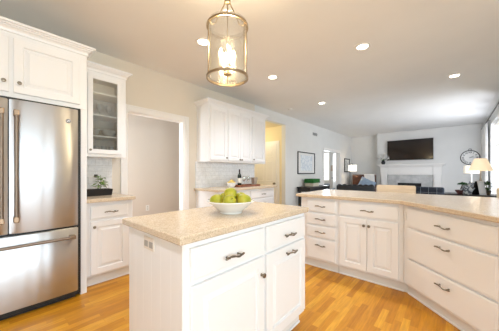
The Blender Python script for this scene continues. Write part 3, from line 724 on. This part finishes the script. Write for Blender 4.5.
# ------------------------------------------------------------------ console along the left wall
v = thing('console_table', 'long black console table against the pale wall under the framed print', 'table', (WX+.02, 5.86, 0))
m = MB(); m.box(0, .42, 0, 1.35, .735, .775, .004); m.build('table_top', M['blackwood'], v)
m = MB(); m.box(.02, .40, .02, 1.33, .64, .734, .003); m.build('apron', M['blackwood'], v)
for x in (.03, .32):
    for y in (.03, 1.25):
        m = MB(); m.box(x, x+.07, y, y+.07, 0, .639, .003); m.build('leg', M['blackwood'], v)
m = MB(); m.box(.03, .39, .10, 1.25, .16, .185, .003); m.build('lower_shelf', M['blackwood'], v)
yb = 6.22; yb2 = 6.66
grn = noisy('green_knit', (.012, .10, .02), (.03, .20, .04), 40, .95, .3)
def folded(name, y0, y1, x0, x1, z, n, th, mt, label, cat):
    m = MB()
    for k in range(n): m.box(x0+.004*k, x1-.006*(k % 2), y0+.006*k, y1-.004*k, z+k*th, z+(k+1)*th-.001, th*.42, 3)
    return tag(m.build(name, mt, None, True), label, cat)
folded('folded_blanket', yb+.0, yb2-.05, -3.33, -3.05, .7755, 3, .034, noisy('cream_knit', (.66, .60, .48), (.75, .70, .58), 40, .95, .3), 'cream folded blanket under the green one on the black console', 'blanket')
folded('folded_blanket', yb-.02, yb2, -3.34, -3.03, .879, 3, .04, grn, 'green folded blanket on top of the cream one on the console', 'blanket')

def picture(name, label, y0, y1, z0, z1, art, frame_w=.022):
    v = thing(name, label, 'picture', (WX, y0, z0)); w, h = y1-y0, z1-z0; fw = frame_w
    m = MB(); m.box(0, .025, 0, w, 0, fw, .003); m.box(0, .025, 0, w, h-fw, h, .003); m.box(0, .025, 0, fw, fw, h-fw, .003); m.box(0, .025, w-fw, w, fw, h-fw, .003); m.build('frame', M['black'], v)
    m = MB(); m.box(.001, .008, fw, w-fw, fw, h-fw); m.build('mat_board', mat('mat_board', (.80, .80, .78), .7), v)
    a = MB(); a.box(.0085, .0095, w*.16, w*.84, h*.15, h*.85); a.build('print', art, v)
    return v
def sketch_mat(name, c0, c1, scale):
    m = mat(name, c0, .7); t, b = nt(m); L = t.links
    tc = node(t, 'ShaderNodeTexCoord'); sp = node(t, 'ShaderNodeSeparateXYZ'); cb = node(t, 'ShaderNodeCombineXYZ')
    L.new(tc.outputs['Object'], sp.inputs[0]); L.new(sp.outputs[1], cb.inputs[0]); L.new(sp.outputs[2], cb.inputs[1])
    vo = node(t, 'ShaderNodeTexVoronoi', feature='DISTANCE_TO_EDGE', distance='EUCLIDEAN'); vo.inputs['Scale'].default_value = scale; L.new(cb.outputs[0], vo.inputs[0])
    n = node(t, 'ShaderNodeTexNoise'); n.inputs['Scale'].default_value = 6; L.new(cb.outputs[0], n.inputs[0])
    r = ramp(t, vo.outputs[0], [(0, c1), (.06, c1), (.12, c0)]); r2 = ramp(t, n.outputs[0], [(.4, c0), (.65, tuple(.5*(a+b_) for a, b_ in zip(c0, c1)))])
    mx = node(t, 'ShaderNodeMix', data_type='RGBA', blend_type='MULTIPLY'); mx.inputs[0].default_value = .25
    L.new(r.outputs[0], mx.inputs[6]); L.new(r2.outputs[0], mx.inputs[7]); L.new(mx.outputs[2], b.inputs['Base Color'])
    return m
picture('framed_print', 'large black-framed pale blue sketch above the black console table', 5.93, 7.02, 1.14, 1.80, sketch_mat('blue_sketch', (.84, .87, .89), (.66, .72, .78), 9), .03)
picture('framed_print', 'narrow black-framed print beside the floor lamp past the study door', 9.72, 10.36, 1.20, 1.77, sketch_mat('grey_sketch', (.82, .82, .80), (.55, .56, .56), 8), .045)

# ------------------------------------------------------------------ study seen through the far doorway
v = thing('armchair', 'low grey-blue armchair in the bright room beyond the far doorway', 'armchair', (*at(327, 9.45), 0), math.radians(8))
gb = noisy('grey_blue_fabric', (.20, .24, .27), (.26, .30, .33), 30, .9)
m = MB(); m.box(-.20, .20, -.24, .22, .10, .42, .04, 3); m.build('seat', gb, v, True)
m = MB(); m.box(-.20, .20, -.36, -.241, .10, .75, .04, 3); m.build('backrest', gb, v, True)
for sx in (-1, 1):
    m = MB(); m.box(sx*.25-.045, sx*.25+.045, -.34, .22, .10, .56, .04, 3); m.build('armrest', gb, v, True)
    for sy in (-.28, .18):
        m = MB(); m.cyl((sx*.24, sy, 0), .02, .10, 10); m.build('leg', M['blackwood'], v)
m = MB(); m.box(-4.05, -3.86, 9.975, 10.0, 1.25, 1.50, .004); tag(m.build('wall_picture', mat('tan_print', (.55, .42, .32), .7)), 'small tan picture beside the bright window of the far room', 'picture')

# ------------------------------------------------------------------ living room furniture
navy = mat('navy_check_fabric', (.02, .03, .05), .9); t_, b_ = nt(navy); L = t_.links
tc = node(t_, 'ShaderNodeTexCoord'); br = node(t_, 'ShaderNodeTexBrick'); br.offset = 0
sp = node(t_, 'ShaderNodeSeparateXYZ'); cb = node(t_, 'ShaderNodeCombineXYZ'); ad = node(t_, 'ShaderNodeMath', operation='ADD')
L.new(tc.outputs['Object'], sp.inputs[0]); L.new(sp.outputs[0], cb.inputs[0]); L.new(sp.outputs[1], ad.inputs[0]); L.new(sp.outputs[2], ad.inputs[1]); L.new(ad.outputs[0], cb.inputs[1])
br.inputs['Scale'].default_value = 1; br.inputs['Brick Width'].default_value = .15; br.inputs['Row Height'].default_value = .15; br.inputs['Mortar Size'].default_value = .003
br.inputs['Color1'].default_value = (.012, .017, .028, 1); br.inputs['Color2'].default_value = (.012, .017, .028, 1); br.inputs['Mortar'].default_value = (.20, .22, .25, 1)
L.new(cb.outputs[0], br.inputs[0]); L.new(br.outputs[0], b_.inputs['Base Color'])
def seat_unit(name, label, cat, loc, rz, w, h, mt, legs=M['blackwood'], tuft=False, n=2):
    """sofa with its back at +y ... seat faces -y"""
    v = thing(name, label, cat, loc, rz)
    m = MB(); m.box(-w/2, w/2, -.42, .30, .12, .33, .03, 3); m.build('seat_base', mt, v, True)
    cw = (w-.32)/n
    for k in range(n):
        m = MB(); m.box(-w/2+.161+k*cw, -w/2+.159+(k+1)*cw, -.44, .27, .331, .45, .04, 4); m.build('seat_cushion', mt, v, True)
    m = MB(); m.box(-w/2, w/2, .301, .48, .12, h, .05, 4)
    m.build('backrest', mt, v, True)
    if tuft:
        m = MB(); k = int(w/.16)
        for i in range(k):
            m.lathe([(0, -.03), (.05, -.02), (.075, 0), (.05, .02), (0, .03)], (-w/2+.09+i*(w-.18)/max(1, k-1), .39, h-.002), 14)
        m.build('tufting', mt, v, True)
    for sx in (-1, 1):
        m = MB(); m.box(sx*(w/2-.08)-.078, sx*(w/2-.08)+.078, -.42, .30, .331, .60, .045, 4); m.build('armrest', mt, v, True)
        for sy in (-.36, .42):
            m = MB(); m.cyl((sx*(w/2-.07), sy, 0), .022, .12, 10); m.build('leg', legs, v)
    return v
seat_unit('armchair', 'navy checked armchair with its back to the peninsula counter', 'armchair', (-.60, 7.25, 0), PI, .86, .845, navy, n=1)
seat_unit('sofa', 'black tufted leather sofa in front of the brown armchair', 'sofa', (-2.62, 8.45, 0), PI+math.radians(22), 1.15, .77, mat('black_leather', (.010, .010, .011), .38), tuft=True)
leather = noisy('brown_leather', (.06, .022, .012), (.11, .040, .020), 12, .4)
ac = (-2.66, 9.72)
seat_unit('armchair', 'brown leather armchair in the far left corner with blue pillow and white throw', 'armchair', (*ac, 0), math.radians(12), .86, 1.10, leather, n=1)
m = MB()
def cushion(mb, w, h, th, M_=None, n=10):
    g0 = [[None]*(n+1) for _ in range(n+1)]; g1 = [[None]*(n+1) for _ in range(n+1)]
    for i in range(n+1):
        for j in range(n+1):
            u, v_ = i/n*2-1, j/n*2-1
            e_ = max(0, (1-u**4)*(1-v_**4))**.5; px, pz = u*w/2*(1-.07*(1-abs(v_))**1.0*0-.05*(1-v_*v_)*0), v_*h/2
            pin = 1-.06*(1-u*u)*abs(v_)-.0; pin2 = 1-.06*(1-v_*v_)*abs(u)
            p_ = Vector((px*pin2, 0, pz*pin)); a = p_+Vector((0, th/2*e_, 0)); c_ = p_-Vector((0, th/2*e_, 0))
            if M_ is not None: a, c_ = M_ @ a, M_ @ c_
            g0[i][j] = mb.bm.verts.new(a); g1[i][j] = g0[i][j] if e_ < 1e-6 else mb.bm.verts.new(c_)
    for g in (g0, g1):
        for i in range(n):
            for j in range(n): mb.bm.faces.new((g[i][j], g[i+1][j], g[i+1][j+1], g[i][j+1]))
    return mb
cm = MB(); cushion(cm, .56, .50, .16); o = cm.build('throw_pillow', noisy('dusty_blue_fabric', (.24, .32, .42), (.32, .40, .50), 30, .9), None, True)
cs, sn = math.cos(math.radians(12)), math.sin(math.radians(12))
def acl(x, y, z): return (ac[0]+x*cs-y*sn, ac[1]+x*sn+y*cs, z)
o.location = acl(.10, -.04, .70); o.rotation_euler = (-.25, .45, math.radians(12)); tag(o, 'dusty blue pillow leaning in the brown leather armchair', 'pillow')
# white throw draped over the backrest
m = MB(); rows = []
prof = [(.235, .62), (.24, .80), (.255, .98), (.275, 1.07), (.32, 1.115), (.42, 1.115), (.49, 1.07), (.505, .90), (.50, .65)]
prof = [(y_-.0, z_) for y_, z_ in prof]
for i in range(13):
    x = .0+.36*i/12; wv = .008*math.sin(i*1.7)
    rows.append([m.bm.verts.new((x+(.03*(1-j/4) if j < 4 else 0), y_-(wv+.02 if j < 4 else -wv-.004), z_+(.008 if 3 < j < 6 else 0))) for j, (y_, z_) in enumerate(prof)])
for a, b2 in zip(rows, rows[1:]):
    for k in range(len(a)-1): m.bm.faces.new((a[k], a[k+1], b2[k+1], b2[k]))
o = m.build('throw_blanket', mat('white_throw', (.78, .77, .74), .95), None, True); o.location = (*ac, 0); o.rotation_euler = (0, 0, math.radians(12))
sm = o.modifiers.new('thick', 'SOLIDIFY'); sm.thickness = .012
tag(o, 'white throw draped over the back of the brown leather armchair', 'blanket')

# floor lamp
lx, ly = at(353, 9.25)
shade_lit = emit('lit_white_shade', (1.0, .93, .82), 1.1)
v = thing('floor_lamp', 'slim black floor lamp with a square white shade near the far corner', 'lamp', (lx, ly, 0), TH)
m = MB(); m.lathe([(0, 0), (.13, 0), (.13, .015), (.02, .025), (0, .025)], (-.10, 0, 0), 28); m.build('base', M['black'], v, True)
m = MB(); m.tube([(-.10, 0, .02), (-.10, 0, 1.50), (-.09, 0, 1.53), (0, 0, 1.53), (0, 0, 1.46)], .011, 8); m.build('pole', M['black'], v, True)
m = MB(); m.lathe([(.155, 1.235), (.165, 1.235), (.165, 1.485), (.155, 1.485), (.155, 1.235)], n=4, M=Matrix.Rotation(PI/4, 4, 'Z')); m.build('lamp_shade', shade_lit, v)
point('floor_lamp_glow', (lx, ly, 1.36), 5, (1, .82, .6), .03)

# fireplace
FY = 10.3; fx0, fx1 = -2.27, -.22; fc = (fx0+fx1)/2
v = thing('fireplace', 'white fireplace surround and mantel with grey marble slips under the television', 'fireplace', (fc, FY, 0))
wm = M['trim']; hwid = (fx1-fx0)/2
m = MB(); m.box(-hwid, hwid, -.22, 0, 1.455, 1.495, .004); m.box(-hwid+.04, hwid-.04, -.18, 0, 1.425, 1.4545, .006); m.box(-hwid+.08, hwid-.08, -.155, 0, 1.39, 1.4245, .006); m.build('mantel_shelf', wm, v)
for sx in (-1, 1):
    a, c_ = sorted((sx*(hwid-.10), sx*(hwid-.34)))
    m = MB(); m.box(a, c_, -.12, 0, .001, .16, .004); m.box(a+.015, c_-.015, -.105, 0, .161, 1.10, .003); m.box(a+.05, c_-.05, -.115, -.1055, .22, 1.04, .003)
    m.box(a, c_, -.12, 0, 1.101, 1.389, .004); m.build('pilaster', wm, v)
m = MB(); m.box(-hwid+.341, hwid-.341, -.10, 0, 1.10, 1.389, .003); m.box(-hwid+.37, -.26, -.108, -.1005, 1.15, 1.34, .003); m.box(-.22, .22, -.108, -.1005, 1.15, 1.34, .003); m.box(.26, hwid-.37, -.108, -.1005, 1.15, 1.34, .003); m.build('frieze', wm, v)
m = MB(); a = hwid-.341; m.box(-a, -.36, -.05, 0, .001, 1.099); m.box(.36, a, -.05, 0, .001, 1.099); m.box(-.36, .36, -.05, 0, .80, 1.099); m.build('marble_surround', M['greymarble'], v)
m = MB(); m.box(-.36, .36, -.012, -.002, .001, .80); m.box(-.36, -.33, -.055, -.012, .001, .80); m.box(.33, .36, -.055, -.012, .001, .80); m.box(-.33, .33, -.055, -.012, .76, .80); m.build('firebox', M['rubber'], v)
m = MB(); m.box(-hwid+.1, hwid-.1, -.55, -.125, .0, .03, .004); m.build('hearth', M['greymarble'], v)
# television
v = thing('television', 'large flat black television on the wall above the mantel', 'television', ((-1.94-.545)/2, 10.297, 1.645))
tw, th = 1.395/2, .745
m = MB(); m.box(-tw, tw, -.085, -.045, 0, th, .005, 2); m.build('housing', M['black'], v)
m = MB(); m.box(-tw+.012, tw-.012, -.0865, -.0852, .02, th-.012); m.build('screen', mat('dark_screen', (.012, .008, .007), .12), v)
m = MB(); m.box(-.22, .22, -.0448, 0, .2, .5); m.build('wall_bracket', M['rubber'], v)
# vase of white flowers
vx = -2.07
v = thing('flower_vase', 'small black vase of white flowers on the left end of the mantel', 'vase', (vx, 10.17, 1.495))
m = MB(); m.lathe([(0, 0), (.045, 0), (.065, .04), (.07, .09), (.045, .14), (.04, .155), (.034, .155), (.034, .13), (0, .12)], n=24); m.build('vase', M['black'], v, True)
m = MB(); heads = []
for a, tl, L_ in ((-1.2, .9, .20), (-.5, .5, .24), (.3, .3, .25), (.9, .7, .23), (2.4, .8, .19), (3.6, .6, .21), (0, 1.0, .20), (3.1, 1.1, .17)):
    e_ = Vector((math.cos(a)*math.sin(tl)*L_, math.sin(a)*math.sin(tl)*L_*.4, .13+math.cos(tl)*L_)); m.tube([(0, 0, .12), e_*.5+Vector((0, 0, .08)), e_], .003, 5); heads.append(e_)
for k in range(9):
    a = k*.7; leaf(m, (0, 0, .13), (math.cos(a)*.9, math.sin(a)*.35, .9), .13, .035, .35)
st = m.build('stems', mat('flower_stem', (.10, .18, .05), .7), v)
m = MB()
for e_ in heads:
    for k in range(7):
        a = 2*PI*k/7; leaf(m, e_, (math.cos(a), -.4+math.sin(a)*.5, math.sin(a)+.2), .075, .05, .1)
    m.lathe([(0, -.012), (.014, 0), (0, .014)], e_, 8)
m.build('blossoms', mat('white_petal', (.88, .87, .84), .7), v)
# wall clock
v = thing('wall_clock', 'round white wall clock with Roman numerals and dark rim beside the window', 'clock', (.375, 10.3, 1.665))
MR = Matrix.Rotation(R90, 4, 'X'); RC = .235
m = MB(); m.lathe([(RC-.022, 0), (RC, 0), (RC, .025), (RC-.01, .034), (RC-.022, .026), (RC-.022, 0)], n=56, M=MR)
m.tube([(.035*math.cos(a), -.015, RC+.018+.028*math.sin(a)) for a in [i*2*PI/16 for i in range(16)]], .006, 8, closed=True); m.build('rim', mat('dark_pewter', (.10, .095, .09), .4, .8), v, True)
m = MB(); m.lathe([(0, .002), (RC-.022, .002), (RC-.022, .010), (0, .010)], n=56, M=MR); m.build('face', mat('clock_face', (.90, .89, .86), .5), v, True)
RN = ['XII', 'I', 'II', 'III', 'IV', 'V', 'VI', 'VII', 'VIII', 'IX', 'X', 'XI']
dark = mat('dark_ink', (.02, .02, .025), .5)
for k, s in enumerate(RN):
    cu = bpy.data.curves.new('numeral', 'FONT'); cu.body = s; cu.size = .072; cu.align_x = 'CENTER'; cu.align_y = 'CENTER'; cu.extrude = .001; cu.offset = .0012
    to = bpy.data.objects.new('numeral_tmp', cu); C.objects.link(to)
    me = bpy.data.meshes.new_from_object(to); bpy.data.objects.remove(to)
    me.materials.clear(); me.materials.append(dark)
    o = bpy.data.objects.new('numeral', me); C.objects.link(o); o.parent = v
    a = k*PI/6; o.location = (.165*math.sin(a), -.0115, .165*math.cos(a)); o.rotation_euler = (R90, 0, 0)
    o.rotation_euler = (Matrix.Rotation(a, 4, 'Y') @ Matrix.Rotation(R90, 4, 'X')).to_euler()
for L_, w, a, nm in ((.10, .010, math.radians(62), 'hour_hand'), (.15, .007, math.radians(85), 'minute_hand')):
    m = MB(); m.box(-w/2, w/2, -.016, -.0135, -.02, L_, .001); h = m.build(nm, dark, v); h.rotation_euler = (0, a, 0)
# curtain, rod
v = thing('curtain', 'long white curtain panel hanging at the corner beside the bright window', 'curtain', (RX-.06, 0, 0))
m = MB(); n = 70; r0 = []; r1 = []; zs = [.02, .7, 1.4, 2.0, 2.5]
g = []
for i in range(n+1):
    y = 8.75+1.30*i/n; w = .028*math.sin(i*.9)
    g.append([m.bm.verts.new((w*(1.15-.3*z/2.5), y, z)) for z in zs])
for a, b2 in zip(g, g[1:]):
    for k in range(len(zs)-1): m.bm.faces.new((a[k], a[k+1], b2[k+1], b2[k]))
cu = m.build('fabric', mat('white_curtain', (.84, .83, .80), .9), v, True, sharp=180); sm = cu.modifiers.new('thick', 'SOLIDIFY'); sm.thickness = .004
m = MB(); m.tube([(0, 5.6, 2.53), (0, 10.15, 2.53)], .012, 10); m.lathe([(0, -.03), (.025, 0), (0, .03)], (0, 10.17, 2.53), 12)
for yy in (5.8, 8.65, 10.05): m.tube([(0, yy, 2.53), (.06, yy, 2.53)], .007, 6)
m.build('rod', mat('dark_rod', (.06, .05, .045), .4, .6), v, True)

# sofa table with lamps
stx, sty = .36, 5.95
v = thing('sofa_table', 'narrow dark table behind the peninsula carrying the lamp and plants', 'table', (.28, 5.75, 0))
m = MB(); m.box(-.42, .38, -.22, .22, .765, .80, .004); m.build('table_top', M['blackwood'], v)
for x in (-.39, .33):
    for y in (-.19, .16):
        m = MB(); m.box(x, x+.03, y, y+.03, 0, .764, .002); m.build('leg', M['blackwood'], v)
def tlamp(label, xy, z0, r0, r1, zs0, zs1, basem, shm, power, basew):
    v = thing('table_lamp', label, 'lamp', (*xy, z0))
    H = zs0-z0
    m = MB(); m.lathe([(0, 0), (basew, 0), (basew, .018), (basew*.35, .03), (basew*.3, .06), (basew*.75, .13), (basew*.8, .17), (basew*.3, .26), (.010, .30), (.009, H+.05), (0, H+.05)], n=28); m.build('base', basem, v, True)
    m = MB(); n_ = 40
    L = [(r0, zs0-z0), (r1, zs1-z0), (r1-.006, zs1-z0), (r0-.006, zs0-z0), (r0, zs0-z0)]
    m.lathe(L, n=n_); m.build('lamp_shade', shm, v, True)
    m = MB(); m.lathe([(0, H+.05), (.022, H+.07), (.028, H+.10), (.018, H+.13), (0, H+.14)], n=16); m.build('bulb', bulbm, v, True)
    point('table_lamp_glow', (xy[0], xy[1], zs0+.10), power, (1, .80, .55), .03)
pleat = emit('lit_cream_shade', (1.0, .80, .55), .35); 
tlamp('table lamp with a wide tapered cream shade in front of the window', at(481, 4.18), .8005, .168, .083, 1.215, 1.435, mat('brushed_brass_grey', (.35, .33, .30), .35, .8), pleat, 3, .055)
v2 = thing('side_table', 'small dark end table under the white lamp by the far window', 'table', (*at(472, 5.7), 0))
m = MB(); m.cyl((0, 0, .60), .24, .03, 32); m.build('table_top', M['blackwood'], v2)
m = MB(); m.lathe([(0, 0), (.18, 0), (.18, .02), (.03, .04), (.03, .599), (0, .599)], n=20); m.build('pedestal', M['blackwood'], v2, True)
tlamp('white table lamp with a straight pale drum shade behind the cream-shaded lamp', at(472, 5.7), .6305, .145, .138, 1.165, 1.35, M['ceramic'], emit('lit_pale_shade', (1.0, .90, .74), .45), 4.0, .07)

def pos(u, t, z=.8005): x, y = at(u, t); return (x, y, z)
# bonsai in red-brown dish
v = thing('bonsai', 'small flat-topped green bonsai in a dark red footed dish left of the lamps', 'plant', pos(460.5, 4.1))
dr_ = mat('dark_red_glaze', (.06, .012, .012), .3)
m = MB(); m.lathe([(0, 0), (.05, 0), (.035, .015), (.045, .03), (.065, .055), (.072, .075), (.066, .075), (.058, .06), (0, .055)], n=28); m.build('dish', dr_, v, True)
m = MB(); m.tube([(0, 0, .05), (.012, 0, .09), (.02, .01, .13), (.035, .01, .175)], [.012, .010, .008, .005], 8); m.build('trunk', mat('bark', (.10, .06, .035), .9), v, True)
random.seed(3)
bm_ = noisy('bonsai_green', (.01, .07, .012), (.05, .20, .04), 30, .8)
m = MB(); random.seed(3)
for i in range(150):
    a = random.uniform(0, 2*PI); r = .062*math.sqrt(random.random()); z = .168+random.uniform(0, .045)*(1-(r/.075)**2)
    leaf(m, (.035+r*math.cos(a), r*math.sin(a), z), (math.cos(a), math.sin(a), random.uniform(-.2, 1)), .026, .02, .1)
m.build('foliage', bm_, v)
# grey patterned pillows / figurine row
gp = noisy('grey_pattern', (.08, .10, .13), (.46, .50, .54), 26, .8, lo=.45, hi=.55)
for i, (u, t, s, rx, lb) in enumerate(((467.3, 4.05, .17, .5, 'left of the pair leaning beside the bonsai'), (474.3, 4.12, .21, .25, 'right of the pair, against the dark folder frame'))):
    m = MB(); cushion(m, s, s, .10); o = m.build('patterned_pillow', gp, None, True); x, y, z = pos(u, t); o.location = (x, y, z+s*.48); o.rotation_euler = (0, rx, TH-.4+.3*i)
    tag(o, 'small grey and white patterned pillow, '+lb, 'pillow', 'small patterned pillows by the lamps')
FS = 1.0
v = thing('photo_frame', 'black-backed picture frame standing open beside the lamp base', 'picture frame', pos(480.8, 3.98), TH)
wed = Matrix.Rotation(.22, 4, 'X')
m = MB(); m.box(-.075, .075, -.006, .006, 0, .24, .002, 1, Matrix.Translation((0, -.05, .002)) @ Matrix.Rotation(-.20, 4, 'X') @ Matrix.Rotation(.25, 4, 'Z')); m.build('front_board', mat('silver_frame', (.55, .56, .58), .4), v)
m = MB(); m.box(-.06, .06, -.004, .004, 0, .235, .002, 1, Matrix.Translation((-.03, .05, .002)) @ Matrix.Rotation(.20, 4, 'X')); m.build('back_board', M['black'], v)
m = MB(); m.box(-.05, .05, -.0075, -.006, .03, .21, 0, 1, Matrix.Translation((0, -.05, .002)) @ Matrix.Rotation(-.20, 4, 'X') @ Matrix.Rotation(.25, 4, 'Z')); m.build('photo', mat('pale_print', (.66, .66, .68), .5), v)
v = thing('topiary_plant', 'dark green bushy plant in a dark pot right of the lamp base', 'plant', pos(487.2, 4.0))
m = MB(); m.lathe([(0, 0), (.045, 0), (.06, .07), (.063, .075), (.055, .075), (0, .06)], n=24); m.build('pot', mat('dark_pot', (.05, .045, .04), .5), v, True)
m = MB(); m.tube([(0, 0, .06), (0, .005, .12), (0, 0, .17)], .006, 6); m.build('stem', bpy.data.materials['bark'], v)
m = MB()
for i in range(170):
    d_ = Vector((random.gauss(0, 1), random.gauss(0, 1), random.gauss(0, 1))).normalized(); c_ = Vector((0, 0, .155))+Vector((d_.x*.065, d_.y*.065, d_.z*.06))*random.uniform(.6, 1)
    leaf(m, c_, d_+Vector((0, 0, .2)), .04, .02, .1)
m.build('foliage', noisy('dark_leaf', (.015, .05, .015), (.06, .13, .04), 30, .7), v)
